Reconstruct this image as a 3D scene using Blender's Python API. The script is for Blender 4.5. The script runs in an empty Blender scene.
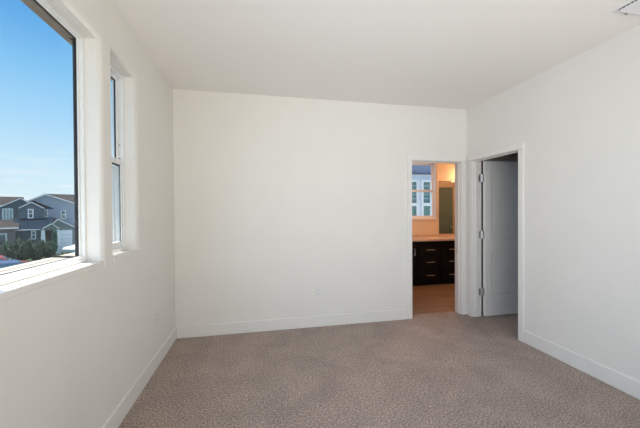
import bpy, bmesh, math, random
from mathutils import Vector, Matrix
C = bpy.context.scene.collection
SC = bpy.context.scene
random.seed(4)

# ------------------------------------------------------------------ camera
CAM = Vector((0.9201, -3.5094, 1.3904))
YAW, PITCH, ROLL, FPX = 0.2004, -0.0087, -0.0056, 296.7
F = Vector((math.sin(YAW)*math.cos(PITCH), math.cos(YAW)*math.cos(PITCH), math.sin(PITCH)))
R = Vector((math.cos(YAW), -math.sin(YAW), 0)); U = R.cross(F)
R2 = R*math.cos(ROLL)+U*math.sin(ROLL); U2 = U*math.cos(ROLL)-R*math.sin(ROLL)
cd = bpy.data.cameras.new('camera'); cam = bpy.data.objects.new('camera', cd); C.objects.link(cam)
cd.sensor_width = 36; cd.lens = 36*FPX/640; cd.clip_start = 0.02; cd.clip_end = 600
m = Matrix((R2, U2, -F)).transposed().to_4x4(); m.translation = CAM; cam.matrix_world = m
SC.camera = cam

# ------------------------------------------------------------------ sky, sun, fill lamps, exposure
SC.view_settings.view_transform = 'Standard'; SC.view_settings.look = 'None'
SC.view_settings.gamma = 1; SC.view_settings.use_curve_mapping = False
SC.view_settings.exposure = 0.06
w = bpy.data.worlds.new('sky'); SC.world = w; w.use_nodes = True
nt = w.node_tree; nt.nodes.clear()
tc = nt.nodes.new('ShaderNodeTexCoord'); sx = nt.nodes.new('ShaderNodeSeparateXYZ')
rp = nt.nodes.new('ShaderNodeValToRGB'); bg = nt.nodes.new('ShaderNodeBackground'); wo = nt.nodes.new('ShaderNodeOutputWorld')
nt.links.new(tc.outputs['Generated'], sx.inputs[0]); nt.links.new(sx.outputs['Z'], rp.inputs[0])
# thin wispy cloud near the horizon
mp = nt.nodes.new('ShaderNodeMapping'); mp.inputs['Scale'].default_value = (3, 3, 22)
nz = nt.nodes.new('ShaderNodeTexNoise'); nz.inputs['Scale'].default_value = 3.0; nz.inputs['Detail'].default_value = 4
cr = nt.nodes.new('ShaderNodeValToRGB'); cr.color_ramp.elements[0].position = .56; cr.color_ramp.elements[1].position = .75
hz = nt.nodes.new('ShaderNodeMapRange'); hz.inputs[1].default_value = .03; hz.inputs[2].default_value = .2
hz.inputs[3].default_value = .55; hz.inputs[4].default_value = 0
mul = nt.nodes.new('ShaderNodeMath'); mul.operation = 'MULTIPLY'
mx = nt.nodes.new('ShaderNodeMix'); mx.data_type = 'RGBA'; mx.inputs[7].default_value = (1, 1, 1, 1)
nt.links.new(tc.outputs['Generated'], mp.inputs[0]); nt.links.new(mp.outputs[0], nz.inputs['Vector'])
nt.links.new(nz.outputs[0], cr.inputs[0]); nt.links.new(sx.outputs['Z'], hz.inputs[0])
nt.links.new(cr.outputs[0], mul.inputs[0]); nt.links.new(hz.outputs[0], mul.inputs[1])
nt.links.new(mul.outputs[0], mx.inputs[0]); nt.links.new(rp.outputs[0], mx.inputs[6])
nt.links.new(mx.outputs[2], bg.inputs[0]); nt.links.new(bg.outputs[0], wo.inputs[0])
e = rp.color_ramp.elements
e[0].position = 0.0; e[0].color = (.74, .90, .98, 1)
e[1].position = 1.0; e[1].color = (1.8, 1.85, 1.9, 1)
for pos, c in ((.06, (.70, .88, .98)), (.12, (.60, .83, .98)), (.24, (.385, .69, .97)), (.34, (.235, .575, .93)), (.46, (.085, .37, .82)), (.72, (.25, .52, .95))):
    k = e.new(pos); k.color = (*c, 1)
bg.inputs[1].default_value = 1.0

def lamp(name, kind, loc, energy, color, direction=None, **kw):
    d = bpy.data.lights.new(name, kind); d.energy = energy; d.color = color
    for k, v in kw.items(): setattr(d, k, v)
    o = bpy.data.objects.new(name, d); C.objects.link(o); o.location = loc
    if direction is not None: o.rotation_euler = Vector(direction).to_track_quat('-Z', 'Y').to_euler()
    return o
lamp('sun', 'SUN', (-3, 3, 12), 9.0, (1, .95, .87), (.136, -.079, -1), angle=math.radians(.6))
# added fill lamps behind the camera and in the unseen side window
lamp('fill_behind', 'AREA', (1.85, -4.42, 1.27), 42, (1, .94, .865), (0, 1, 0.55), shape='RECTANGLE', size=2.5, size_y=2.2, spread=math.radians(130))
lamp('fill_side', 'AREA', (-.11, -2.95, 1.76), 17, (.58, .74, 1), (1, .45, -.30), shape='RECTANGLE', size=1.25, size_y=1.25, spread=math.radians(120))

# ------------------------------------------------------------------ materials
def mat(name, col, rough=.6, metal=0, bump=0, bscale=60, vary=0, vscale=8, spec=.5, coat=0):
    mm = bpy.data.materials.new(name); mm.use_nodes = True; n = mm.node_tree; b = n.nodes['Principled BSDF']
    b.inputs['Base Color'].default_value = (*col, 1); b.inputs['Roughness'].default_value = rough
    b.inputs['Metallic'].default_value = metal; b.inputs['Specular IOR Level'].default_value = spec
    b.inputs['Coat Weight'].default_value = coat
    t = n.nodes.new('ShaderNodeTexCoord')
    if vary:
        z = n.nodes.new('ShaderNodeTexNoise'); z.inputs['Scale'].default_value = vscale; z.inputs['Detail'].default_value = 4
        r = n.nodes.new('ShaderNodeValToRGB')
        r.color_ramp.elements[0].position = .3; r.color_ramp.elements[1].position = .7
        r.color_ramp.elements[0].color = (*[c*(1-vary) for c in col], 1)
        r.color_ramp.elements[1].color = (*[min(1, c*(1+vary)) for c in col], 1)
        n.links.new(t.outputs['Object'], z.inputs['Vector']); n.links.new(z.outputs[0], r.inputs[0]); n.links.new(r.outputs[0], b.inputs['Base Color'])
    if bump:
        z = n.nodes.new('ShaderNodeTexNoise'); z.inputs['Scale'].default_value = bscale; z.inputs['Detail'].default_value = 3
        bp = n.nodes.new('ShaderNodeBump'); bp.inputs['Strength'].default_value = bump; bp.inputs['Distance'].default_value = .004
        n.links.new(t.outputs['Object'], z.inputs['Vector']); n.links.new(z.outputs[0], bp.inputs['Height']); n.links.new(bp.outputs[0], b.inputs['Normal'])
    return mm
def wave_mat(name, col, dark, scale, axis='Z', rough=.7, thin=.12):
    """horizontal lap lines / plank lines: base colour with thin darker seams"""
    mm = mat(name, col, rough); n = mm.node_tree; b = n.nodes['Principled BSDF']
    t = n.nodes.new('ShaderNodeTexCoord'); s = n.nodes.new('ShaderNodeSeparateXYZ')
    a = n.nodes.new('ShaderNodeMath'); a.operation = 'MULTIPLY'; a.inputs[1].default_value = scale
    f = n.nodes.new('ShaderNodeMath'); f.operation = 'FRACT'
    g = n.nodes.new('ShaderNodeMath'); g.operation = 'LESS_THAN'; g.inputs[1].default_value = thin
    x = n.nodes.new('ShaderNodeMix'); x.data_type = 'RGBA'; x.inputs[6].default_value = (*col, 1); x.inputs[7].default_value = (*dark, 1)
    n.links.new(t.outputs['Object'], s.inputs[0]); n.links.new(s.outputs[axis], a.inputs[0]); n.links.new(a.outputs[0], f.inputs[0])
    n.links.new(f.outputs[0], g.inputs[0]); n.links.new(g.outputs[0], x.inputs[0]); n.links.new(x.outputs[2], b.inputs['Base Color'])
    return mm

M = {}
M['wall'] = mat('wall_paint', (.81, .785, .735), .75, bump=.12, bscale=110, vary=.012, vscale=3)
M['ceiling'] = mat('ceiling_paint', (.90, .88, .85), .85, bump=.15, bscale=90)
M['trim'] = mat('trim_paint', (.83, .805, .765), .38, vary=.01)
M['door'] = mat('door_paint', (.88, .86, .82), .42, vary=.015, vscale=4)
M['sill'] = mat('sill_paint', (.84, .83, .81), .4)
M['vinyl'] = mat('white_vinyl', (.83, .84, .84), .3, vary=.01)
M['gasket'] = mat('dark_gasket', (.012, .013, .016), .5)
M['stucco'] = mat('shade_toned_stucco', (.055, .05, .05), .9, bump=.4, bscale=60, vary=.2, vscale=30)  # dark tone stands in for shade on the outer window returns
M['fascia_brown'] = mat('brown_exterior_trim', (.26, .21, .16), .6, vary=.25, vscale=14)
M['plate'] = mat('outlet_plastic', (.78, .77, .75), .35)
M['slot'] = mat('slot_dark', (.02, .02, .02), .6)
M['vent'] = mat('white_enamel', (.78, .78, .80), .4)
M['nickel'] = mat('satin_nickel', (.70, .70, .70), .38, metal=1, vary=.03)
M['cabinet'] = mat('espresso_cabinet', (.003, .0042, .006), .5, vary=.3, vscale=20, spec=.15)
M['counter'] = mat('pale_stone', (.66, .53, .44), .22, vary=.10, vscale=60)
M['bathwall'] = mat('bathroom_paint', (.78, .68, .56), .7, bump=.1, bscale=110)
M['olive'] = mat('olive_grey_door', (.11, .185, .175), .5, vary=.06)
M['mirror'] = mat('mirror_silver', (.92, .92, .92), .015, metal=1)
M['bronze'] = mat('dark_bronze', (.05, .035, .025), .4, metal=.8)
M['closet'] = mat('closet_shade_paint', (.30, .285, .26), .8, bump=.1, bscale=110)  # grey tone puts the unlit closet's gloom into the paint

def glass_mat():
    mm = bpy.data.materials.new('window_glass'); mm.use_nodes = True; n = mm.node_tree; n.nodes.clear()
    o = n.nodes.new('ShaderNodeOutputMaterial'); mix = n.nodes.new('ShaderNodeMixShader')
    t = n.nodes.new('ShaderNodeBsdfTransparent'); t.inputs[0].default_value = (.97, .985, .985, 1)
    g = n.nodes.new('ShaderNodeBsdfGlossy'); g.inputs['Roughness'].default_value = .02
    mix.inputs[0].default_value = .035
    n.links.new(t.outputs[0], mix.inputs[1]); n.links.new(g.outputs[0], mix.inputs[2]); n.links.new(mix.outputs[0], o.inputs[0])
    return mm
M['glass'] = glass_mat()

def carpet_mat():
    mm = mat('cut_pile_carpet', (.2, .16, .14), 1.0, spec=.1); n = mm.node_tree; b = n.nodes['Principled BSDF']
    b.inputs['Sheen Weight'].default_value = .15; b.inputs['Sheen Roughness'].default_value = .5
    t = n.nodes.new('ShaderNodeTexCoord')
    a = n.nodes.new('ShaderNodeTexNoise'); a.inputs['Scale'].default_value = 85; a.inputs['Detail'].default_value = 5; a.inputs['Roughness'].default_value = .8
    r = n.nodes.new('ShaderNodeValToRGB'); q = r.color_ramp.elements
    q[0].position = .36; q[0].color = (.10, .074, .062, 1); q[1].position = .64; q[1].color = (.78, .625, .535, 1)
    k = q.new(.5); k.color = (.39, .30, .255, 1)
    l = n.nodes.new('ShaderNodeTexNoise'); l.inputs['Scale'].default_value = 3.2; l.inputs['Detail'].default_value = 3; l.inputs['Distortion'].default_value = .6
    lr = n.nodes.new('ShaderNodeMapRange'); lr.inputs[1].default_value = .35; lr.inputs[2].default_value = .65; lr.inputs[3].default_value = .91; lr.inputs[4].default_value = 1.09
    x = n.nodes.new('ShaderNodeMix'); x.data_type = 'RGBA'; x.blend_type = 'MULTIPLY'; x.inputs[0].default_value = 1
    for z in (a, l): n.links.new(t.outputs['Object'], z.inputs['Vector'])
    n.links.new(a.outputs[0], r.inputs[0]); n.links.new(l.outputs[0], lr.inputs[0])
    n.links.new(r.outputs[0], x.inputs[6]); n.links.new(lr.outputs[0], x.inputs[7]); n.links.new(x.outputs[2], b.inputs['Base Color'])
    bp = n.nodes.new('ShaderNodeBump'); bp.inputs['Strength'].default_value = .8; bp.inputs['Distance'].default_value = .012
    n.links.new(a.outputs[0], bp.inputs['Height']); n.links.new(bp.outputs[0], b.inputs['Normal'])
    return mm
M['carpet'] = carpet_mat()
def plank_mat():
    mm = mat('wood_look_plank', (.25, .15, .08), .35); n = mm.node_tree; b = n.nodes['Principled BSDF']
    t = n.nodes.new('ShaderNodeTexCoord'); mp = n.nodes.new('ShaderNodeMapping'); mp.inputs['Scale'].default_value = (1, 1, 1)
    br = n.nodes.new('ShaderNodeTexBrick'); br.inputs['Scale'].default_value = 1; br.inputs['Brick Width'].default_value = 1.2; br.inputs['Row Height'].default_value = .18
    br.inputs['Mortar Size'].default_value = .003; br.inputs['Color1'].default_value = (.42, .285, .185, 1); br.inputs['Color2'].default_value = (.28, .18, .12, 1); br.inputs['Mortar'].default_value = (.06, .035, .02, 1)
    g = n.nodes.new('ShaderNodeTexNoise'); g.inputs['Scale'].default_value = 9; g.inputs['Detail'].default_value = 6
    m2 = n.nodes.new('ShaderNodeMapping'); m2.inputs['Scale'].default_value = (.6, 7, 1)
    x = n.nodes.new('ShaderNodeMix'); x.data_type = 'RGBA'; x.blend_type = 'MULTIPLY'; x.inputs[0].default_value = .5
    n.links.new(t.outputs['Object'], mp.inputs[0]); n.links.new(mp.outputs[0], br.inputs['Vector']); n.links.new(t.outputs['Object'], m2.inputs[0])
    n.links.new(m2.outputs[0], g.inputs['Vector']); n.links.new(br.outputs[0], x.inputs[6]); n.links.new(g.outputs[1], x.inputs[7]); n.links.new(x.outputs[2], b.inputs['Base Color'])
    return mm
M['plank'] = plank_mat()

# ------------------------------------------------------------------ mesh helpers
class MB:
    def __init__(s): s.bm = bmesh.new()
    def box(s, x0, x1, y0, y1, z0, z1):
        v = [s.bm.verts.new(p) for p in ((x0,y0,z0),(x1,y0,z0),(x1,y1,z0),(x0,y1,z0),(x0,y0,z1),(x1,y0,z1),(x1,y1,z1),(x0,y1,z1))]
        for f in ((3,2,1,0),(4,5,6,7),(0,1,5,4),(1,2,6,5),(2,3,7,6),(3,0,4,7)): s.bm.faces.new([v[i] for i in f])
        return s
    def prism(s, pts, vec):
        """closed polygon of 3D points extruded along vec"""
        vec = Vector(vec); a = [s.bm.verts.new(p) for p in pts]; b = [s.bm.verts.new(Vector(p)+vec) for p in pts]; n = len(pts)
        s.bm.faces.new(a); s.bm.faces.new(b[::-1])
        for i in range(n): s.bm.faces.new((a[i], b[i], b[(i+1) % n], a[(i+1) % n]))
        return s
    def tube(s, p0, p1, r0, r1=None, seg=12):
        p0, p1 = Vector(p0), Vector(p1); r1 = r0 if r1 is None else r1
        d = (p1-p0).normalized(); a = d.orthogonal().normalized(); b = d.cross(a)
        A = [s.bm.verts.new(p0+(a*math.cos(t)+b*math.sin(t))*r0) for t in [2*math.pi*i/seg for i in range(seg)]]
        B = [s.bm.verts.new(p1+(a*math.cos(t)+b*math.sin(t))*r1) for t in [2*math.pi*i/seg for i in range(seg)]]
        s.bm.faces.new(A[::-1]); s.bm.faces.new(B)
        for i in range(seg): s.bm.faces.new((A[i], A[(i+1) % seg], B[(i+1) % seg], B[i]))
        return s
    def lathe(s, prof, c, seg=20):
        """profile [(r, z)...] turned round the vertical through c, closed at both ends"""
        rings = [[s.bm.verts.new((c[0]+r*math.cos(2*math.pi*i/seg), c[1]+r*math.sin(2*math.pi*i/seg), c[2]+z)) for i in range(seg)] for r, z in prof]
        for a, b in zip(rings, rings[1:]):
            for i in range(seg): s.bm.faces.new((a[i], a[(i+1) % seg], b[(i+1) % seg], b[i]))
        s.bm.faces.new(rings[0][::-1]); s.bm.faces.new(rings[-1]); return s
    def blob(s, c, rx, ry, rz, rough=.2, sub=3, rnd=None):
        rnd = rnd or random
        g = bmesh.ops.create_icosphere(s.bm, subdivisions=sub, radius=1)
        ph = [rnd.uniform(0, 6.28) for _ in range(6)]
        for v in g['verts']:
            p = v.co.copy()
            k = 1+rough*(.5*math.sin(5*p.x+ph[0])*math.sin(6*p.y+ph[1])+.4*math.sin(9*p.z+ph[2]+4*p.x)+.4*rnd.uniform(-1, 1))
            v.co = Vector((c[0]+p.x*rx*k, c[1]+p.y*ry*k, c[2]+p.z*rz*k))
        return s
    def build(s, name, material, parent=None, org=(0, 0, 0), bevel=0, smooth=False, seg=2):
        bmesh.ops.recalc_face_normals(s.bm, faces=s.bm.faces)
        if org != (0, 0, 0): bmesh.ops.translate(s.bm, verts=s.bm.verts, vec=-Vector(org))
        me = bpy.data.meshes.new(name); s.bm.to_mesh(me); s.bm.free()
        o = bpy.data.objects.new(name, me); C.objects.link(o); me.materials.append(material)
        if parent is not None: o.parent = parent
        else: o.location = org
        if bevel:
            md = o.modifiers.new('bevel', 'BEVEL'); md.width = bevel; md.segments = seg; md.limit_method = 'ANGLE'; md.angle_limit = math.radians(40)
        if smooth:
            for p in me.polygons: p.use_smooth = True
        return o
def tag(o, label=None, cat=None, group=None, kind=None):
    if label: o['label'] = label
    if cat: o['category'] = cat
    if group: o['group'] = group
    if kind: o['kind'] = kind
    return o
def empty(name, loc, label=None, cat=None, group=None, kind=None, rz=0):
    o = bpy.data.objects.new(name, None); o.empty_display_size = .1; C.objects.link(o); o.location = loc; o.rotation_euler.z = rz
    return tag(o, label, cat, group, kind)
def copy_tree(o, parent=None):
    c = o.copy(); C.objects.link(c)
    if parent is not None: c.parent = parent
    for ch in list(o.children): copy_tree(ch, c)
    return c

def slab(name, axis, a, b, us, zs, holes, material, round_face=None, radius=.02, skip_bottom=True):
    """wall slab: a..b thickness along axis, grid us x zs, holes = list of (u0,u1,z0,z1); edges of the holes on round_face get a bullnose"""
    bm = bmesh.new()
    us = sorted(set(us+[h[i] for h in holes for i in (0, 1)])); zs = sorted(set(zs+[h[i] for h in holes for i in (2, 3)]))
    pt = (lambda t, u, z: (t, u, z)) if axis == 'x' else (lambda t, u, z: (u, t, z))
    V = {}
    def vert(t, u, z):
        if (t, u, z) not in V: V[(t, u, z)] = bm.verts.new(pt(t, u, z))
        return V[(t, u, z)]
    solid = lambda i, j: 0 <= i < len(us)-1 and 0 <= j < len(zs)-1 and not any(h[0] <= us[i] < h[1] and h[2] <= zs[j] < h[3] for h in holes)
    inner = []
    for i in range(len(us)-1):
        for j in range(len(zs)-1):
            if not solid(i, j): continue
            u0, u1, z0, z1 = us[i], us[i+1], zs[j], zs[j+1]
            for t in (a, b): bm.faces.new([vert(t, *q) for q in ((u0, z0), (u1, z0), (u1, z1), (u0, z1))])
            for (di, dj, p, q) in ((-1, 0, (u0, z0), (u0, z1)), (1, 0, (u1, z0), (u1, z1)), (0, -1, (u0, z0), (u1, z0)), (0, 1, (u0, z1), (u1, z1))):
                if not solid(i+di, j+dj):
                    bm.faces.new([vert(a, *p), vert(a, *q), vert(b, *q), vert(b, *p)])
                    if round_face is not None and 0 <= i+di < len(us)-1 and 0 <= j+dj < len(zs)-1 and not (skip_bottom and dj == 1):
                        inner.append((vert(round_face, *p), vert(round_face, *q)))
    bmesh.ops.recalc_face_normals(bm, faces=bm.faces)
    if inner:
        es = [bm.edges.get(k) for k in inner]; es = [k for k in es if k]
        r = bmesh.ops.bevel(bm, geom=es, offset=radius, offset_type='OFFSET', segments=6, profile=.5, affect='EDGES')
        for f in r['faces']: f.smooth = True
    me = bpy.data.meshes.new(name); bm.to_mesh(me); bm.free()
    o = bpy.data.objects.new(name, me); C.objects.link(o); me.materials.append(material); o['kind'] = 'structure'
    return o

# ------------------------------------------------------------------ room shell
W, H, YB = 3.642, 2.74, -4.55
T = .115
def struct(o, label, cat): return tag(o, label, cat, None, 'structure')
fl = MB().box(-.17, W+T, YB, .118, -.06, 0).box(W+T-.001, 5.4, -2.3, 0.0, -.06, 0).build('floor', M['carpet'])
struct(fl, 'brown grey speckled carpet over the whole bedroom floor', 'carpet floor')
cl = MB().box(-.17, W+T, YB, T, H, H+.08).build('ceiling', M['ceiling']); struct(cl, 'plain white bedroom ceiling', 'ceiling')
SILL = 1.10; HEAD = 2.425
w1 = (-3.62, -1.505, SILL-.028, HEAD); w2 = (-1.375, -.985, SILL-.028, HEAD)
wl = slab('wall_left', 'x', -.135, 0, [YB, T], [0, H], [w1, w2], M['wall'], round_face=0, radius=.024)
struct(wl, 'white wall on the left with two windows in it', 'wall')
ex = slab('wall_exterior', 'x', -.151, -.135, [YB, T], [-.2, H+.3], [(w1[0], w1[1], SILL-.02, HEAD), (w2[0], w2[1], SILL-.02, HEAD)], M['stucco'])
struct(ex, 'outer face of the window wall, coloured dark as shade at the glass edges', 'wall')
wb = slab('wall_back', 'y', 0, T, [-.17, W+T], [0, H], [(2.825, 3.565, 0, 2.05)], M['wall'])
struct(wb, 'plain white wall facing the camera with bathroom doorway', 'wall')
wr = slab('wall_right', 'x', W, W+T, [YB, 0], [0, H], [(-.84, -.105, 0, 2.05)], M['wall'])
struct(wr, 'plain white wall on the right beyond the open door', 'wall')
wf = slab('wall_front', 'y', YB, YB+.1, [-.17, W+T], [0, H], [(.55, 3.15, .12, 2.45)], M['wall'])
struct(wf, 'white wall behind the camera with an added window opening', 'wall')

# baseboards
BH, BT = .132, .016
def base(name, boxes, label):
    m_ = MB()
    for bx in boxes: m_.box(*bx)
    struct(m_.build(name, M['trim'], bevel=.005), label, 'baseboard')
base('baseboard_left', [(0.0, BT, YB+.1, -.0, 0, BH)], 'white baseboard along the foot of the left window wall')
base('baseboard_back', [(BT, 2.776, -BT, 0, 0, BH), (3.616, W, -BT, 0, 0, BH)], 'white baseboard along the foot of the back wall')
base('baseboard_right', [(W-BT, W, YB+.1, -.886, 0, BH)], 'white baseboard along the foot of the right wall')

# door trims: jamb liner, stop and flat casing
t1 = empty('trim_1', (2.84, 0, 0)); struct(t1, 'white flat casing framing the bathroom doorway in the back wall', 'door trim')
def P_(n, mb, par, org, mt='trim', bevel=.003): return mb.build(n, M[mt], par, org, bevel)
o1 = (2.84, 0, 0)
P_('casing', MB().box(2.778, 2.836, -.017, 0, 0, 2.0395), t1, o1)
P_('casing', MB().box(3.556, 3.614, -.017, 0, 0, 2.0395), t1, o1)
P_('casing', MB().box(2.778, 3.614, -.017, 0, 2.041, 2.102), t1, o1)
P_('jamb', MB().box(2.825, 2.842, -.002, T+.002, 0, 2.036), t1, o1)
jr = P_('jamb', MB().box(3.55, 3.565, -.002, T+.002, 0, 2.036), t1, o1)
P_('jamb', MB().box(2.825, 3.565, -.002, T+.002, 2.036, 2.05), t1, o1)
P_('stop', MB().box(2.842, 2.853, .03, .065, 0, 2.025), t1, o1)
P_('stop', MB().box(3.539, 3.55, .03, .065, 0, 2.025), t1, o1)
P_('stop', MB().box(2.842, 3.55, .03, .065, 2.025, 2.036), t1, o1)
tag(MB().box(3.5475, 3.5502, .068, .098, .81, .87).build('strike_plate', M['nickel'], jr, o1, .001), 'small dull metal strike plate in the doorway jamb')
P_('casing', MB().box(2.778, 2.836, T, T+.017, 0, 2.0395), t1, o1); P_('casing', MB().box(3.556, 3.614, T, T+.017, 0, 2.0395), t1, o1)
P_('casing', MB().box(2.778, 3.614, T, T+.017, 2.041, 2.102), t1, o1)

t2 = empty('trim_2', (W, -.12, 0)); struct(t2, 'white flat casing framing the doorway in the right wall', 'door trim')
o2 = (W, -.12, 0)
P_('casing', MB().box(W-.017, W, -.114, -.053, 0, 2.0395), t2, o2)
P_('casing', MB().box(W-.017, W, -.884, -.822, 0, 2.0395), t2, o2)
P_('casing', MB().box(W-.017, W, -.884, -.053, 2.041, 2.099), t2, o2)
P_('jamb', MB().box(W-.002, W+T+.002, -.12, -.105, 0, 2.036), t2, o2)
P_('jamb', MB().box(W-.002, W+T+.002, -.84, -.818, 0, 2.036), t2, o2)
P_('jamb', MB().box(W-.002, W+T+.002, -.84, -.105, 2.036, 2.05), t2, o2)
P_('stop', MB().box(W+.03, W+.066, -.131, -.12, 0, 2.025), t2, o2)
P_('stop', MB().box(W+.03, W+.066, -.818, -.807, 0, 2.025), t2, o2)
P_('stop', MB().box(W+.03, W+.066, -.818, -.12, 2.025, 2.036), t2, o2)
P_('casing', MB().box(W+T, W+T+.017, -.112, -.05, 0, 2.099), t2, o2)
P_('casing', MB().box(W+T, W+T+.017, -.884, -.822, 0, 2.099), t2, o2)

# open two-panel door in the right doorway (swung away into the closet)
dx, DY = 3.788, -.16
d1 = empty('door_1', (dx-.02, DY+.02, 0)); struct(d1, 'grey white two panel door standing open beyond the right doorway', 'door')
od = (dx-.02, DY+.02, 0)
LX1 = dx+.685; SX0, SX1 = 3.877, LX1-.105; DT = 2.036
PZ = ((.300, .832), (1.006, 1.922))
mb = MB(); y0, y1 = DY, DY+.035
mb.box(dx, SX0, y0, y1, .012, DT).box(SX1, LX1, y0, y1, .012, DT)
mb.box(SX0, SX1, y0, y1, .012, PZ[0][0]).box(SX0, SX1, y0, y1, PZ[0][1], PZ[1][0]).box(SX0, SX1, y0, y1, PZ[1][1], DT)
leaf = mb.build('door_leaf', M['door'], d1, od)
for z0, z1 in PZ:
    pm = MB().box(SX0, SX1, y0+.0168, y1-.0168, z0, z1).box(SX0+.012, SX1-.012, y0+.006, y1-.006, z0+.012, z1-.012)
    pm.build('panel', M['door'], leaf, od)
for z in (.325, 1.075, 1.815):
    hm = MB().box(W+T-.034, W+T+.004, -.1225, -.1205, z-.045, z+.045).box(dx-.0015, dx, y0+.004, y1-.003, z-.045, z+.045)
    hm.box(W+T+.003, dx+.001, -.1225, -.1205, z-.045, z+.045)
    hm.tube((W+T+.012, -.128, z-.049), (W+T+.012, -.128, z+.049), .009)
    tag(hm.build('hinge', M['nickel'], d1, od), 'satin metal hinge')
km = MB().tube((LX1-.06, y0, .95), (LX1-.06, y0-.012, .95), .028, seg=20).tube((LX1-.06, y0-.012, .95), (LX1-.06, y0-.045, .95), .01)
km.tube((LX1-.055, y0-.045, .95), (LX1-.17, y0-.045, .95), .009, .007)
tag(km.build('handle', M['nickel'], d1, od), 'satin metal lever handle')

# closet behind the open door, its lack of light put into dark paint
for nm, bx, lb in (('wall_closet_far', (5.4, 5.5, -2.3, 0, 0, H), 'wall at the far side of the closet, shade put into its colour'),
                   ('wall_closet_near', (W+T, 5.5, -2.4, -2.3, 0, H), 'wall at the near end of the closet, shade put into its colour')):
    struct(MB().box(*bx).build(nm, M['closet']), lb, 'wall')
struct(MB().box(W+T, 5.5, -2.4, 0.0, H, H+.08).build('ceiling_closet', M['closet']), 'ceiling of the closet above the open door, shade put into its colour', 'ceiling')

# ------------------------------------------------------------------ bedroom windows
XF = -.09
def win_ring(mb, y0, y1, z0, z1, x0, x1, wd, wb_=None, wt=None):
    wb_ = wb_ or wd; wt = wt or wd
    mb.box(x0, x1, y0, y0+wd, z0, z1).box(x0, x1, y1-wd, y1, z0, z1).box(x0, x1, y0+wd, y1-wd, z0, z0+wb_).box(x0, x1, y0+wd, y1-wd, z1-wt, z1)
    return mb
def gas(par, org, y0, y1, z0, z1, x, wd=.005):
    tag(win_ring(MB(), y0, y1, z0, z1, x-.006, x+.002, wd).build('gasket', M['gasket'], par, org), 'dark strips edging the lower glass, in for the shaded outer jamb')
wa = empty('window_1', (XF, -2.5, SILL)); struct(wa, 'large picture window with white frame showing sky and houses', 'window')
oa = (XF, -2.5, SILL); z0, z1 = SILL+.001, HEAD
fr = MB(); win_ring(fr, w1[0], w1[1], z0, z1, -.115, XF, .020, .034, .018)
win_ring(fr, w1[0], w1[1], z0, z1, -.117, -.107, .035, .036, .026)
fr.box(-.115, XF, -2.20, -2.145, z0+.03, z1-.017).box(-.116, -.098, -2.215, -2.13, z0+.04, z1-.02)
fr.build('frame', M['vinyl'], wa, oa, .004)
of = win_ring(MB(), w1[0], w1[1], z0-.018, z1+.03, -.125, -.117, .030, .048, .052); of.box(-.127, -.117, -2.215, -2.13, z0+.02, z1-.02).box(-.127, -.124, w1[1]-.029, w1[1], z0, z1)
tag(of.build('outer_frame', M['gasket'], wa, oa), 'outer face of the window frame, coloured dark for the shaded outer jamb')  # shade of the outer jamb is put into this dark colour
for a_, b_ in ((w1[0]+.035, -2.215), (-2.13, w1[1]-.035)):
    MB().box(-.121, -.117, a_, b_, z0+.035, z1-.025).build('glass', M['glass'], wa, oa)
    gas(wa, oa, a_, b_, z0+.035, z1-.025, -.115, .004)
wb2 = empty('window_2', (XF, -1.18, SILL)); struct(wb2, 'narrow sash window nearer the corner with white frame', 'window')
ob = (XF, -1.18, SILL)
fr = MB(); win_ring(fr, w2[0], w2[1], z0, z1, -.150, XF, .02, .03, .02)
fr.build('frame', M['vinyl'], wb2, ob, .004)
ya, yb = w2[0]+.02, w2[1]-.02
up = win_ring(MB(), ya, yb, 1.745, z1-.02, -.148, -.118, .032, .045, .03).build('upper_sash', M['vinyl'], wb2, ob, .003)
MB().box(-.136, -.132, ya+.032, yb-.032, 1.79, z1-.05).build('glass', M['glass'], up, ob)
gas(up, ob, ya+.032, yb-.032, 1.79, z1-.05, -.128, .006)
lo = win_ring(MB(), ya, yb, z0+.03, 1.785, -.117, -.095, .030, .045, .04).build('lower_sash', M['vinyl'], wb2, ob, .003)
MB().box(-.110, -.106, ya+.03, yb-.03, z0+.075, 1.745).build('glass', M['glass'], lo, ob)
tag(MB().box(-.111, -.101, yb-.030, yb-.021, z0+.075, 1.745).box(-.111, -.101, ya+.03, yb-.03, 1.735, 1.745).build('gasket', M['gasket'], lo, ob), 'dark strips edging the lower glass, in for the shaded outer jamb')  # far strip is dark colour standing in for the shaded outer jamb
sc_ = tag(win_ring(MB(), ya+.002, yb-.002, z0+.03, 1.74, -.160, -.150, .018).build('screen_frame', M['plate'], wb2, ob), 'pale insect screen frame outside the lower sash')
for p in ((-.116, yb+.004, 1.80), (-.116, yb+.004, 1.90)):
    MB().tube(p, (p[0], p[1]-.006, p[2]), .004).build('latch_screw', M['gasket'], wb2, ob)
# painted sills
for i, (wd, s) in enumerate(((w1, 'under the large picture window'), (w2, 'under the narrow sash window'))):
    sm = MB().box(-.134, .0025, wd[0], wd[1], SILL-.028, SILL)
    struct(sm.build('trim_%d' % (3+i), M['wall'], bevel=.002), 'white painted sill '+s, 'window sill')
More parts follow.
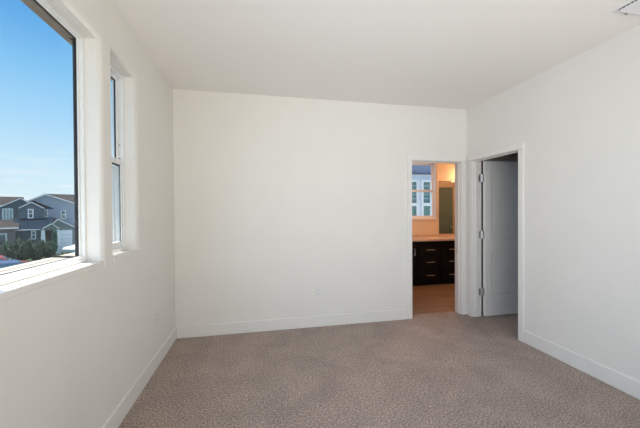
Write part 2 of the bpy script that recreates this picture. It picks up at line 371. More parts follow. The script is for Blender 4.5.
# outside: brown head band and pale ledge on the outer wall
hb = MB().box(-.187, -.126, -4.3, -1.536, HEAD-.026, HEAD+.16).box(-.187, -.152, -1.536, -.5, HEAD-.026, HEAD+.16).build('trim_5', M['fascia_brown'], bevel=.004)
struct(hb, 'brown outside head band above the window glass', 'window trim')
for i, wd in enumerate((w1, w2)):
    lg = MB().box(-.245, -.163, wd[0]-.105, wd[1]+.105, SILL-.035, SILL+.022).box(-.30, -.245, wd[0]-.105, wd[1]+.105, SILL-.035, SILL+.026)
    lg.box(-.163, -.126, wd[0]+.001, wd[1]-.001, SILL-.019, SILL+.022)
    struct(lg.build('trim_%d' % (6+i), mat('pale_ledge', (.40, .37, .33), .7), bevel=.003), 'pale ledge outside '+('the picture window' if i == 0 else 'the narrow window'), 'window ledge')

# window added behind the camera to hold the fill lamp
w3 = empty('added_window', (1.85, YB+.03, .12)); struct(w3, 'unseen wide window added behind the camera for the fill lamp', 'window')
mb = MB(); y0, y1 = YB+.02, YB+.07
mb.box(.55, .61, y0, y1, .12, 2.45).box(3.09, 3.15, y0, y1, .12, 2.45).box(.61, 3.09, y0, y1, .12, .18).box(.61, 3.09, y0, y1, 2.39, 2.45)
mb.build('frame', M['vinyl'], w3, (1.85, YB+.03, .12))
MB().box(.61, 3.09, YB+.03, YB+.034, .18, 2.39).build('glass', M['glass'], w3, (1.85, YB+.03, .12))

# ------------------------------------------------------------------ outlets and ceiling register
def outlet(loc, rz, label):
    o = empty('wall_outlet', loc, label, 'outlet', None, None, rz)
    pl = MB().box(-.036, .036, -.006, 0, -.058, .058).build('cover_plate', M['plate'], o, bevel=.003)
    for z in (.021, -.021):
        r = MB().prism([(.016*math.cos(t)*1.0, -.0075, z+max(-.0135, min(.0135, .017*math.sin(t)))) for t in [2*math.pi*i/20 for i in range(20)]], (0, .002, 0)).build('socket', M['plate'], pl)
        tag(MB().box(-.0075, -.005, -.0082, -.007, z-.002, z+.007).box(.005, .0075, -.0082, -.007, z-.002, z+.006).tube((0, -.0082, z-.008), (0, -.007, z-.008), .0026).build('slots', M['slot'], r), 'dark plug slots')
    tag(MB().tube((0, -.0075, 0), (0, -.006, 0), .003).build('screw', M['nickel'], pl), 'small screw head')
    return o
outlet((1.608, 0, .425), 0, 'white electrical outlet low on the back wall facing the camera')
outlet((0, -.592, .44), math.radians(90), 'white electrical outlet low on the left wall below the windows')

vx0, vx1, vy0, vy1 = 3.265, 3.585, -2.125, -1.92
vt = empty('ceiling_vent', ((vx0+vx1)/2, (vy0+vy1)/2, H), 'white slatted air register on the ceiling near the right wall', 'vent')
ov = ((vx0+vx1)/2, (vy0+vy1)/2, H)
fm = MB(); zb = H-.008; b_ = .022
fm.box(vx0, vx1, vy0, vy0+b_, zb, H).box(vx0, vx1, vy1-b_, vy1, zb, H).box(vx0, vx0+b_, vy0+b_, vy1-b_, zb, H).box(vx1-b_, vx1, vy0+b_, vy1-b_, zb, H)
fm.build('frame', M['vent'], vt, ov, .002)
tag(MB().box(vx0+b_, vx1-b_, vy0+b_, vy1-b_, H-.0025, H-.0005).build('duct_opening', M['slot'], vt, ov), 'dark duct opening behind the slats')
n_ = 7; st = (vy1-vy0-2*b_)/n_
for i in range(n_):
    yc = vy0+b_+st*(i+.5)
    MB().prism([(vx0+b_+.010, yc+.0075, H-.0150), (vx0+b_+.010, yc+.0065, H-.0162), (vx0+b_+.010, yc-.0095, H-.0042), (vx0+b_+.010, yc-.0085, H-.003)], (vx1-vx0-2*b_-.020, 0, 0)).build('slat', M['vent'], vt, ov)
lv = MB().box(vx0+.10, vx0+.125, vy1-.013, vy1-.009, H-.02, H-.007); tag(lv.build('damper_lever', M['nickel'], vt, ov), 'small grey damper lever')

# ------------------------------------------------------------------ bathroom
BX0, BX1, BY = 2.1, 6.45, 2.04
struct(MB().box(BX0, BX1, .118, BY+.16, -.06, -.002).build('floor_bathroom', M['plank']), 'brown wood plank floor of the bathroom', 'floor')
struct(MB().box(BX0-.1, BX1+.1, T, BY+.16, H, H+.08).build('ceiling_bathroom', M['bathwall']), 'bathroom ceiling in warm light', 'ceiling')
bwin = (3.50, 4.525, 1.235, 2.40)
struct(slab('wall_bathroom_back', 'y', BY, BY+.16, [BX0-.1, BX1+.1], [0, H], [bwin], M['bathwall']), 'warm lit bathroom wall behind the vanity', 'wall')
struct(MB().box(BX0-.1, BX0, T, BY, 0, H).build('wall_bathroom_left', M['bathwall']), 'warm lit wall at the left end of the bathroom', 'wall')
struct(MB().box(BX1, BX1+.1, 0, BY, 0, H).build('wall_bathroom_right', M['bathwall']), 'warm lit wall at the right end of the bathroom', 'wall')
struct(MB().box(W+T, BX1, .0, T, 0, H).build('wall_bathroom_front', M['bathwall']), 'bathroom wall facing the mirror', 'wall')
# olive door on that wall, seen in the mirror, standing a little ajar
d2 = empty('door_2', (5.60, T+.03, 0), kind='structure', rz=math.radians(14)); struct(d2, 'olive grey door seen in the bathroom mirror', 'door')
lf = MB().box(0, .545, 0, .035, .012, 2.03).build('door_leaf', M['olive'], d2, bevel=.003)
tag(MB().tube((.485, .035, .95), (.485, .06, .95), .011).blob((.485, .075, .95), .026, .02, .026, 0, 2).build('handle', M['nickel'], d2), 'metal door knob')

# bathroom window, single hung
w4 = empty('window_4', (4.0, BY+.09, 1.235)); struct(w4, 'white sash window above the bathroom vanity', 'window')
o4 = (4.0, BY+.09, 1.235)
def ringx(mb, x0, x1, z0, z1, y0, y1, wd, wb_=None, wt=None):
    wb_ = wb_ or wd; wt = wt or wd
    mb.box(x0, x0+wd, y0, y1, z0, z1).box(x1-wd, x1, y0, y1, z0, z1).box(x0+wd, x1-wd, y0, y1, z0, z0+wb_).box(x0+wd, x1-wd, y0, y1, z1-wt, z1); return mb
ringx(MB(), bwin[0], bwin[1], bwin[2], bwin[3], BY+.02, BY+.15, .022).build('frame', M['vinyl'], w4, o4, .003)
a_, b_ = bwin[0]+.022, bwin[1]-.022
u4 = ringx(MB(), a_, b_, 1.785, bwin[3]-.022, BY+.115, BY+.14, .030).build('upper_sash', M['vinyl'], w4, o4, .003)
MB().box(a_+.03, b_-.03, BY+.125, BY+.129, 1.815, bwin[3]-.052).build('glass', M['glass'], u4, o4)
l4 = ringx(MB(), a_, b_, bwin[2]+.022, 1.825, BY+.085, BY+.11, .032).build('lower_sash', M['vinyl'], w4, o4, .003)
MB().box(a_+.032, b_-.032, BY+.096, BY+.1, bwin[2]+.054, 1.793).build('glass', M['glass'], l4, o4)
struct(MB().box(bwin[0]-.02, bwin[1]+.02, BY-.014, BY+.075, bwin[2]-.03, bwin[2]+.001).build('trim_8', M['sill'], bevel=.004), 'white sill of the bathroom window', 'window sill')

# vanity
FY = 1.49; CX0, CX1 = 2.90, 5.75
va = empty('vanity_cabinet', ((CX0+CX1)/2, FY+.28, 0), 'dark espresso bathroom vanity with drawers seen through the doorway', 'cabinet')
oV = ((CX0+CX1)/2, FY+.28, 0)
MB().box(CX0, CX1, FY+.02, BY-.004, .085, .815).build('body', M['cabinet'], va, oV, .002)
MB().box(CX0+.02, CX1-.02, FY+.045, BY-.02, 0, .085).build('toe_kick', M['cabinet'], va, oV)
def pull(par, x0, x1, z, vertical=False):
    mb = MB(); yy = FY-.03
    mb.tube((x0, yy, z), (x1, yy, z), .0055) if not vertical else mb.tube((x0, yy, z), (x0, yy, x1), .0055)
    for t in (.12, .88):
        p = (x0+(x1-x0)*t, yy, z) if not vertical else (x0, yy, z+(x1-z)*t)
        mb.tube(p, (p[0], FY+.002, p[2]), .0045)
    tag(mb.build('handle', M['nickel'], par, oV), 'slim satin metal bar pull')
def front(name, x0, x1, z0, z1):
    mb = MB().box(x0, x1, FY+.004, FY+.0195, z0, z1); wd = .035
    mb.box(x0, x0+wd, FY, FY+.004, z0, z1).box(x1-wd, x1, FY, FY+.004, z0, z1).box(x0+wd, x1-wd, FY, FY+.004, z0, z0+wd).box(x0+wd, x1-wd, FY, FY+.004, z1-wd, z1)
    return mb.build(name, M['cabinet'], va, oV)
ROWS = ((.585, .755), (.325, .560), (.095, .300))
for x0, x1 in ((3.783, 4.207), (4.249, 4.673)):
    for z0, z1 in ROWS:
        d = front('drawer', x0, x1, z0, z1); zc = (z0+z1)/2-.005; xc = (x0+x1)/2+.025
        pull(d, xc-.082, xc+.082, zc)
for x0, x1, hx in ((3.345, 3.745, 3.70), (2.925, 3.320, 2.965), (4.715, 5.13, 5.09), (5.155, 5.72, 5.20)):
    d = front('door', x0, x1, .095, .755); pull(d, hx, .70, .57, True)
ct = MB().box(CX0-.015, CX1+.015, FY-.03, BY, .827, .866).build('countertop', M['counter'], None, ((CX0+CX1)/2, FY+.28, .827), .004)
tag(ct, 'pale stone countertop lying on the dark bathroom vanity', 'countertop')
tag(MB().box(CX0-.015, CX1+.015, BY-.018, BY, .866, .903).build('backsplash', M['counter'], ct, ((CX0+CX1)/2, FY+.28, .827), .003), 'low stone backsplash')
MB().box(CX0+.005, CX1-.005, FY, BY, .8155, .827).build('underside', M['cabinet'], ct, ((CX0+CX1)/2, FY+.28, .827))

mr = MB().box(4.572, 5.62, BY-.007, BY-.001, .905, 2.005).build('wall_mirror', M['mirror'], None, (5.1, BY, .905), .002)
tag(mr, 'frameless mirror on the bathroom wall standing above the vanity backsplash', 'mirror')
tag(ringx(MB(), 4.568, 5.624, .9035, 2.009, BY-.0078, BY, .004).build('edge', M['bronze'], mr, (5.1, BY, .905)), 'thin dark mirror edge')

sh = bpy.data.materials.new('lit_opal_glass'); sh.use_nodes = True
sb = sh.node_tree.nodes['Principled BSDF']; sb.inputs['Base Color'].default_value = (.9, .8, .65, 1)
sb.inputs['Emission Color'].default_value = (1, .62, .27, 1); sb.inputs['Emission Strength'].default_value = 9
cn = empty('fill_ceiling_light', (4.1, 1.0, H), 'round recessed fill light added unseen in the bathroom ceiling', 'lamp')  # lamp added out of view to even out the warm bathroom light
MB().lathe([(.09, 0), (.09, -.006), (.075, -.010)], (0, 0, 0)).build('trim_ring', M['plate'], cn)
MB().lathe([(.07, -.0105), (.06, -.013)], (0, 0, 0)).build('lens', sh, cn)
lamp('bath_fill_light', 'AREA', (4.1, 1.0, H-.03), 11, (1, .50, .25), (0, 0, -1), shape='DISK', size=.14)
# vanity light: bronze back bar with three glass shades
vl = empty('vanity_light', (5.3, BY, 2.30), 'glowing vanity light with glass shades on the wall above the mirror', 'lamp')
oL = (5.3, BY, 2.30)
tag(MB().box(4.955, 5.72, BY-.028, BY, 2.285, 2.345).build('back_bar', M['bronze'], vl, oL, .004), 'dark metal back bar')
for i, x in enumerate((5.06, 5.34, 5.62)):
    a = MB().tube((x, BY-.02, 2.305), (x, BY-.10, 2.305), .010).tube((x, BY-.10, 2.32), (x, BY-.10, 2.262), .024, .030)
    am = a.build('arm', M['bronze'], vl, oL)
    MB().lathe([(.028, 0), (.045, -.02), (.055, -.07), (.058, -.13), (.03, -.135)], (x, BY-.10, 2.262)).build('shade', sh, am, oL, smooth=True)
    lamp('bulb_light', 'POINT', (x, BY-.24, 2.10), 6, (1, .50, .25), shadow_soft_size=.08)

# ------------------------------------------------------------------ the street outside
GZ = -3.0
B = 45.0
HY = -.56                                                   # bearing the street fronts face along
HU = Vector((math.cos(HY), -math.sin(HY), 0)); HD = Vector((math.sin(HY), math.cos(HY), 0))
def hm(name, col, **k):
    return mat(name, col, **k)
M['sidingA'] = wave_mat('slate_lap_siding', (.10, .145, .17), (.07, .10, .12), 5.5)
M['sidingB'] = wave_mat('pale_blue_lap_siding', (.36, .42, .48), (.26, .31, .36), 5.5)
M['tan'] = mat('taupe_stucco', (.22, .19, .175), .9, bump=.3, vary=.08)
M['greenish'] = wave_mat('grey_green_siding', (.17, .215, .205), (.12, .155, .15), 4)
M['shingle'] = mat('brown_shingle', (.045, .041, .042), .95, bump=.5, bscale=8, vary=.3, vscale=6, spec=.05)
M['bshingle'] = mat('slate_shingle', (.010, .021, .038), .95, bump=.5, bscale=8, vary=.25, vscale=6, spec=.05)
M['housetrim'] = mat('pale_house_trim', (.88, .88, .86), .6)
M['pane'] = mat('dark_window_pane', (.16, .25, .27), .06, metal=.7)
M['garage'] = wave_mat('white_garage_door', (.86, .90, .92), (.6, .66, .7), 2.1)
M['asphalt'] = mat('asphalt', (.10, .105, .11), .9, vary=.15, vscale=2)
M['lawn'] = mat('lawn_grass', (.025, .042, .018), .95, vary=.35, vscale=4)
M['bounce_yard'] = mat('bounce_concrete', (.80, .79, .77), .9, vary=.04)
M['conc'] = mat('concrete', (.42, .41, .39), .9, vary=.1)
def leafmat(name, c): return mat(name, c, .8, bump=1, bscale=9, vary=.5, vscale=5)
M['leafa'] = leafmat('dark_hedge_leaves', (.013, .036, .020)); M['leafb'] = leafmat('green_tree_leaves', (.035, .10, .065)); M['leafc'] = leafmat('grass_green_leaves', (.020, .050, .026))
M['bark'] = mat('bark', (.10, .07, .05), .9, vary=.3, vscale=12)

def L2W(u, d, z): return Vector((CAM.x+HU.x*u+HD.x*d, CAM.y+HU.y*u+HD.y*d, z))
def sight(px): return Vector((F.x, F.y, 0))+R*(px-320)/FPX
def X(px, d=B): r_ = sight(px); return d*r_.dot(HU)/r_.dot(HD)     # metres across the street front
def Z(py, d=B, px=38): return CAM.z-(py-212.9)/FPX*d/sight(px).dot(HD)   # metres up
def house(name, u, d, label):
    return empty(name, L2W(u, d, GZ), label, 'house', None, None, -HY), (u, d, GZ)
def gable_roof(mb, u0, u1, pu, ze, zp, d0, d1, th=.14, over=.28):
    """two roof slabs, ridge running away from the street"""
    for s, ue in ((-1, u0), (1, u1)):
        sl = (zp-ze)/abs(pu-ue); xo = ue+s*over; zo = ze-sl*over
        mb.prism([(xo, d0-over, zo), (pu, d0-over, zp), (pu, d0-over, zp+th), (xo, d0-over, zo+th)], (0, d1-d0+over, 0))
def rake(mb, u0, u1, pu, ze, zp, d0, over=.28, th=.2):
    for s, ue in ((-1, u0), (1, u1)):
        sl = (zp-ze)/abs(pu-ue); xo = ue+s*over; zo = ze-sl*over
        mb.prism([(xo, d0-over-.05, zo-.04), (pu, d0-over-.05, zp-.04), (pu, d0-over-.05, zp+th-.04), (xo, d0-over-.05, zo+th-.04)], (0, .05, 0))
def gwall(mb, u0, u1, pu, z0, ze, zp, d0, d1):
    mb.prism([(u0, d0, z0), (u1, d0, z0), (u1, d0, ze), (pu, d0, zp), (u0, d0, ze)], (0, d1-d0, 0))
def hwin(par, org, u0, u1, z0, z1, d, cols=1, rows=1):
    t = .095; f = MB()
    f.box(u0-t, u0, d-.07, d+.02, z0-t, z1+t).box(u1, u1+t, d-.07, d+.02, z0-t, z1+t).box(u0, u1, d-.07, d+.02, z0-t, z0).box(u0, u1, d-.07, d+.02, z1, z1+t)
    for i in range(1, cols): c = u0+(u1-u0)*i/cols; f.box(c-.035, c+.035, d-.05, d+.02, z0, z1)
    for i in range(1, rows): c = z0+(z1-z0)*i/rows; f.box(u0, u1, d-.05, d+.02, c-.035, c+.035)
    w_ = tag(f.build('window', M['housetrim'], par, org), 'white window frame')
    tag(MB().box(u0, u1, d-.02, d+.01, z0, z1).build('pane', M['pane'], w_, org), 'dark reflecting glass')

# house A: slate grey, two front gables
hA, oA = house('slate_house', X(14, B+2), B+2, 'dark slate two storey house with twin gables, leftmost beyond the picture window')
d0 = B+1.0; UW = X(-45, B)
g = (X(-20, d0), X(38, d0), X(21, d0), Z(215, d0, -20), Z(208, d0, 38), Z(198.6, d0, 21))
def gw(mb, q, z0, d0, d1): mb.prism([(q[0], d0, z0), (q[1], d0, z0), (q[1], d0, q[4]), (q[2], d0, q[5]), (q[0], d0, q[3])], (0, d1-d0, 0)); return mb
def gr(mb, q, d0, d1, over=.15, th=.12, up=.0):
    for ue, ze in ((q[0], q[3]), (q[1], q[4])):
        sg = 1 if ue > q[2] else -1; sl = (q[5]-ze)/abs(q[2]-ue); xo = ue+sg*over; zo = ze-sl*over
        mb.prism([(xo, d0-over, zo+up), (q[2], d0-over, q[5]+up), (q[2], d0-over, q[5]+th+up), (xo, d0-over, zo+th+up)], (0, d1-d0+over, 0))
    return mb
def gabled(q, d0, d1, par, org, names, wallm, roofm, z0=GZ, over=.15, th=.12):
    gw(MB(), q, z0, d0, d1).build(names[0], wallm, par, org)
    tag(gr(MB(), q, d0, d1, over, th).build(names[1], roofm, par, org), 'shingle roof')
    tag(gr(MB(), q, d0-over-.04, d0-over-.001, 0.0, th*.95, -.02).build(names[2], M['housetrim'], par, org), 'pale rake boards')
gabled(g, d0, B+5, hA, oA, ('wall', 'roof', 'rake_board'), M['sidingA'], M['shingle'])
tag(MB().prism([(UW, B+3, Z(205, B+3, 0)), (UW, B+6, Z(196.2, B+6, 0)), (UW, B+9, Z(205, B+9, 0))], (X(23, B+3)-UW, 0, 0)).build('main_roof', M['shingle'], hA, oA), 'brown main roof ridge behind the gables')
gb = (X(18.6, B), X(44.6, B), X(31.5, B), Z(208.3, B, 19), Z(208.8, B, 45), Z(202.4, B, 31))
gabled(gb, B, B+2, hA, oA, ('gable_bay', 'bay_roof', 'bay_rake_board'), M['sidingA'], M['shingle'], over=.10)
dc = B+2.2
tag(MB().prism([(X(30, dc), dc, Z(208.8, dc, 30)), (X(30, dc), dc, Z(200.6, dc, 30)), (X(34, dc), dc, Z(200.4, dc, 34)), (X(54.5, dc), dc, Z(208.8, dc, 54))], (0, 2, 0)).build('cross_roof', M['shingle'], hA, oA), 'brown sloping side roof')
MB().box(X(36, dc), X(50.8, dc), dc+.15, dc+2, GZ, Z(208.6, dc, 50)).build('side_wall', M['sidingB'], hA, oA)
hwin(hA, oA, X(3.4, d0), X(12, d0), Z(218.8, d0, 8), Z(209.2, d0, 8), d0, 3, 1)
hwin(hA, oA, X(29, B), X(32.4, B), Z(217.4, B, 31), Z(209.6, B, 31), B, 1, 2)
hwin(hA, oA, X(44.8, dc), X(47, dc), Z(216.4, dc, 46), Z(210.2, dc, 46), dc+.15, 1, 1)
# lower storey, slate porch roof
dl = B-1.6
MB().box(X(10, dl), X(51.5, dl), dl, B+1, GZ, Z(229, dl)).build('lower_wall', M['sidingA'], hA, oA)
tag(MB().prism([(X(13, dl), dl-.35, Z(229.6, dl)), (X(13, dl), dl-.35, Z(228.4, dl)), (X(13, dl), B+.12, Z(217.6, B)), (X(13, dl), B+.12, Z(219.5, B))], (X(54, dl)-X(13, dl), 0, 0)).build('porch_roof', M['bshingle'], hA, oA), 'blue grey shingle roof over the lower storey')
tag(MB().box(X(13, dl), X(54, dl), dl-.42, dl-.35, Z(229.9, dl), Z(228.8, dl)).build('fascia', M['housetrim'], hA, oA), 'pale fascia board')
hwin(hA, oA, X(32, dl), X(34.6, dl), Z(238.3, dl, 33), Z(231.6, dl, 33), dl, 1, 2)
# entry gable on tapered columns
de = B-3.2
ge = (X(42, de), X(59.5, de), X(51.3, de), Z(229, de, 42), Z(229, de, 59), Z(224, de, 51))
gabled(ge, de, dl-.45, hA, oA, ('entry_gable', 'entry_roof', 'entry_rake_board'), M['greenish'], M['bshingle'], z0=Z(229.8, de, 51), over=.12, th=.10)
tag(MB().box(X(44.5, dl), X(51, dl), dl-.05, dl+.02, GZ, Z(231, dl)).build('front_door', mat('dark_entry', (.04, .038, .035), .6), hA, oA), 'dark front entry')
for px in (42.8, 57.6):
    u = X(px, de)
    tag(MB().prism([(u-.24, de+.02, GZ), (u+.24, de+.02, GZ), (u+.13, de+.02, Z(229.6, de, px)), (u-.13, de+.02, Z(229.6, de, px))], (0, .3, 0)).build('column', M['housetrim'], hA, oA), 'pale tapered porch column')
# taupe garage wing at the left
dw = B-2.6
MB().box(X(-40, dw), X(14.8, dw), dw, B+1, GZ, Z(228, dw, 10)).build('garage_wing', M['tan'], hA, oA)
tag(MB().prism([(X(-41, dw), dw-.35, Z(228.4, dw, 10)), (X(-41, dw), dw-.35, Z(227.0, dw, 10)), (X(-41, dw), B+.9, Z(219.5, B, 10)), (X(-41, dw), B+.9, Z(222, B, 10))], (X(18.5, dw)-X(-41, dw), 0, 0)).build('wing_roof', M['shingle'], hA, oA), 'brown shingle roof over the garage wing')
tag(MB().box(X(-41, dw), X(18.8, dw), dw-.42, dw-.35, Z(228.6, dw, 10), Z(227.2, dw, 10)).build('wing_fascia', M['housetrim'], hA, oA), 'pale fascia board')
hwin(hA, oA, X(-5, dw), X(5.2, dw), Z(245.2, dw, 2), Z(234, dw, 2), dw, 1, 1)

# house B: paler blue, behind and to the right
hB, oB = house('pale_blue_house', X(66, B+4), B+4, 'pale blue two storey house with garage, right of the slate house')
db = B+6.2
g = (X(26, db), X(100, db), X(45.5, db), Z(202.5, db, 26), Z(211.5, db, 100), Z(194.8, db, 45))
gabled(g, db, db+6, hB, oB, ('wall', 'roof', 'rake_board'), M['sidingB'], M['shingle'], over=.2, th=.16)
tag(MB().prism([(X(45.5, db), db+1.5, Z(203, db, 60)), (X(45.5, db), db+4, Z(194.2, db+4, 60)), (X(45.5, db), db+6, Z(203, db, 60))], (X(100, db)-X(45.5, db), 0, 0)).build('main_roof', M['shingle'], hB, oB), 'brown main roof ridge')
hwin(hB, oB, X(61.6, db), X(65, db), Z(218.3, db, 63), Z(211, db, 63), db, 1, 2)
dr = B-1.0
g = (X(52.5, dr), X(84, dr), X(57.8, dr), Z(224, dr, 52), Z(232, dr, 84), Z(219.6, dr, 58))
gabled(g, dr, db-.1, hB, oB, ('garage_wall', 'garage_roof', 'garage_rake_board'), M['greenish'], M['shingle'], over=.12, th=.12)
tag(MB().box(X(58.8, dr), X(72, dr), dr-.05, dr+.02, GZ, Z(230, dr, 65)).build('garage_door', M['garage'], hB, oB), 'white panelled garage door')

# house C: the neighbour seen through the bathroom window
NY = 7.0
hC = empty('neighbour_house', (9, NY, GZ), 'white walled neighbouring house filling the bathroom window', 'house'); oC = (9, NY, GZ)
M['nwall'] = mat('white_stucco', (.82, .85, .92), .85, bump=.3, vary=.03)
MB().box(4.6, 13.5, NY, NY+6, GZ, 2.80).build('wall', M['nwall'], hC, oC)
M['eave'] = mat('blue_grey_eave', (.27, .33, .46), .8, vary=.05)
tag(MB().box(4.3, 13.8, NY-.05, NY+6, 2.84, 3.6).build('upper_band', M['eave'], hC, oC), 'blue grey upper wall band')
tag(MB().box(4.3, 13.8, NY-.10, NY+6.05, 2.80, 2.84).build('band_trim', hm('dark_blue_trim', (.10, .13, .22)), hC, oC), 'dark blue trim line')
tag(MB().prism([(4.1, NY-.35, 3.6), (4.1, NY+3, 4.6), (4.1, NY+6.3, 3.6)], (9.9, 0, 0)).build('roof', M['bshingle'], hC, oC), 'grey shingle roof')
M['npane'] = wave_mat('teal_pane_with_blinds', (.10, .22, .23), (.24, .38, .38), 6, rough=.15, thin=.35)
M['tealpane'] = mat('teal_pane', (.13, .26, .25), .12)
for u0, u1 in ((5.55, 5.95), (6.46, 6.84), (7.13, 7.42), (8.3, 8.7)):
    f = MB(); t = .09; y0, y1 = NY-.07, NY+.02
    f.box(u0-t, u0, y0, y1, 1.05, 2.6).box(u1, u1+t, y0, y1, 1.05, 2.6).box(u0, u1, y0, y1, 2.51, 2.6).box(u0, u1, y0, y1, 1.58, 1.69).box(u0, u1, y0, y1, 1.05, 1.14)
    w_ = tag(f.build('window', M['housetrim'], hC, oC), 'white window frame')
    tag(MB().box(u0, u1, NY-.02, NY+.01, 1.69, 2.51).build('pane', M['npane'], w_, oC), 'teal glass with pale blinds')
    tag(MB().box(u0, u1, NY-.02, NY+.01, 1.14, 1.58).build('pane', M['tealpane'], w_, oC), 'plain teal glass')

# ground, road, lawns
struct(MB().box(-80, 40, -12, 120, GZ-.3, GZ-.02).build('ground', M['asphalt']), 'dark asphalt street outside', 'street')
lawn = MB(); cs = [L2W(u, d, GZ-.02) for u, d in ((-14, B-9.5), (3.2, B-9.5), (3.2, B+20), (-14, B+20))]
lawn.prism([tuple(p) for p in cs], (0, 0, .05)); struct(lawn.build('trim_9', M['lawn']), 'grass strip in front of the houses', 'lawn')
drv = MB(); cs = [L2W(u, d, GZ-.02) for u, d in ((3.2, B-9.5), (16, B-9.5), (16, B+8), (3.2, B+8))]
drv.prism([tuple(p) for p in cs], (0, 0, .05)); struct(drv.build('trim_10', M['conc']), 'pale concrete drive to the garage', 'driveway')
yard = MB().box(3.7, 16, BY+.4, NY-.02, GZ-.03, GZ+.03).build('trim_11', M['bounce_yard']); struct(yard, 'pale side yard added out of view to bounce sun onto the neighbouring house', 'side yard')  # unseen pale ground, added to throw sunlight up the neighbouring wall

# shrubs along the house fronts
def shrub(u, d, r, h, mt, name, label, cat, group=None, trunk=False):
    p = L2W(u, d, GZ); rnd = random.Random(int(u*97+d*13))
    o = empty(name, p, label, cat, group)
    mb = MB()
    if trunk:
        for k in range(6): mb.blob((rnd.uniform(-.2, .2)*r, rnd.uniform(-.2, .2)*r, h*(.32+.115*k)), r*(.9-.08*k), r*(.9-.08*k), h*.16, .3, 3, rnd)
        MB().tube((0, 0, -.02), (0, 0, h*.5), .07, .05).build('trunk', M['bark'], o)
    else:
        for k in range(5): mb.blob((rnd.uniform(-.22, .22)*r, rnd.uniform(-.2, .2)*r, h*rnd.uniform(.40, .52)), r*.72, r*.72, h*rnd.uniform(.40, .47), .3, 3, rnd)
        MB().tube((0, 0, -.02), (0, 0, h*.4), .05, .03, 8).build('stem', M['bark'], o)
    mb.build('foliage', mt, o)
    return o
hedges = [(-1, 37, 1.8), (11.0, 37.4, 1.65), (23.5, 37.8, 1.75), (36, 38.2, 1.7), (48.5, 38.6, 1.75)]
where = ['below the taupe garage wing, leftmost', 'at the right corner of the taupe garage wing', 'left of the small lower slate window',
         'between the small lower window and the tapered column', 'in front of the dark entry, rightmost']
for (px, d, h), wh in zip(hedges, where):
    shrub(X(px, d), d, .41, h, M['leafa'], 'hedge_shrub', 'dark green shrub of the street hedge '+wh, 'shrub', 'dark hedge shrubs before the slate house')
for px, d, h, wh in ((6, 39.4, 1.9, 'before the taupe garage wing'), (18, 39.6, 2.0, 'beside the garage wing'), (29.0, 39.9, 2.05, 'just left of the small lower window'), (40.6, 40, 1.9, 'just left of the tapered column')):
    shrub(X(px, d), d, .39, h, M['leafc'], 'garden_shrub', 'mid green shrub rising behind the hedge '+wh, 'shrub', 'mid green shrubs behind the hedge')
shrub(X(54.3, 40.3), 40.3, .30, 2.7, M['leafb'], 'young_tree', 'slim blue green young tree between porch and garage', 'tree', None, True)

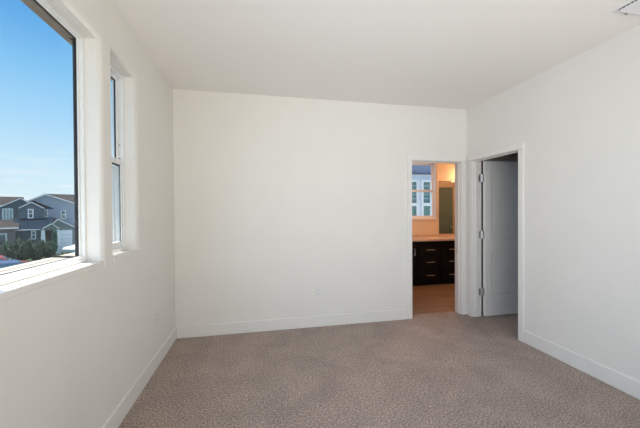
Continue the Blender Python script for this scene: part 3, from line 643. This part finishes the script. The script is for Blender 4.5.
# cars
def car(name, u, d, heading, col, label, L=4.5, Wd=1.8, Hh=1.46):
    paint = mat('car_paint_'+name, col, .5, metal=0, coat=.15)
    o = empty(name, L2W(u, d, GZ), label, 'car', None, None, heading)
    bm_pts = [(-.5, .28), (-.5, .56), (-.47, .66), (-.24, .70), (-.12, .98), (.02, 1.0), (.20, .99), (.38, .74), (.48, .70), (.5, .55), (.5, .28)]
    body = [(x*L, z*Hh if z < .7 else z*Hh*.72) for x, z in bm_pts]
    lower = [(-.5*L, .19*Hh), (-.5*L, .42*Hh), (-.46*L, .54*Hh), (-.22*L, .62*Hh), (.40*L, .64*Hh), (.49*L, .58*Hh), (.5*L, .40*Hh), (.5*L, .19*Hh)]
    mb = MB(); mb.prism([(x, -Wd/2, z) for x, z in lower], (0, Wd, 0)); mb.build('body', paint, o, bevel=.06, seg=3)
    cab = [(-.24*L, .60*Hh), (-.10*L, .96*Hh), (.02*L, Hh), (.22*L, .97*Hh), (.40*L, .62*Hh)]
    mb = MB(); a = [mb.bm.verts.new((x, -Wd/2*(.95 if z < .7*Hh else .76), z)) for x, z in cab]; b = [mb.bm.verts.new((x, Wd/2*(.95 if z < .7*Hh else .76), z)) for x, z in cab]
    mb.bm.faces.new(a); mb.bm.faces.new(b[::-1])
    for i in range(5): mb.bm.faces.new((a[i], b[i], b[(i+1) % 5], a[(i+1) % 5]))
    c = mb.build('cabin', paint, o, bevel=.03)
    g = MB()
    for s in (-1, 1):
        yb, yt = s*(Wd/2*.945), s*(Wd/2*.79)
        g.prism([(-.17*L, yb+s*.012, .66*Hh), (.33*L, yb+s*.012, .67*Hh), (.21*L, yt+s*.022, .92*Hh), (-.075*L, yt+s*.022, .92*Hh)], (0, -s*.02, 0))
    g.prism([(-.225*L-.02, -Wd*.40, .635*Hh), (-.225*L-.02, Wd*.40, .635*Hh), (-.108*L-.02, Wd*.34, .93*Hh), (-.108*L-.02, -Wd*.34, .93*Hh)], (.03, 0, 0))
    g.prism([(.385*L+.02, -Wd*.40, .655*Hh), (.385*L+.02, Wd*.40, .655*Hh), (.235*L+.02, Wd*.34, .94*Hh), (.235*L+.02, -Wd*.34, .94*Hh)], (-.03, 0, 0))
    tag(g.build('car_windows', M['pane'], c), 'dark car glass')
    for sx in (-.31, .31):
        for sy in (-1, 1):
            wm = MB().tube((sx*L, sy*(Wd/2-.20), .32), (sx*L, sy*(Wd/2+.012), .32), .32, seg=20)
            wh_ = tag(wm.build('wheel', M['gasket'], o), 'black tyre')
            MB().tube((sx*L, sy*(Wd/2+.012), .32), (sx*L, sy*(Wd/2+.022), .32), .20, .17, seg=16).build('hub_cap', M['nickel'], wh_)
    for s in (-1, 1): MB().blob((-.47*L, s*Wd*.36, .50*Hh), .08, .16, .06, 0, 2).build('headlight', M['plate'], o)
    return o
d = 41; car('silver_car', X(64, d)+2.05, d+.4, -HY+math.radians(40), (.55, .60, .62), 'silver car parked in front of the garage of the pale blue house')
d = 26.3; car('blue_car', X(20, d)-1.15, d, -HY, (.02, .055, .13), 'blue car parked nearest, only its roof showing above the sill')
d = 30.0; car('red_car', X(3.5, d)-1.1, d, -HY, (.20, .02, .03), 'dark red car at the left edge behind the blue car')
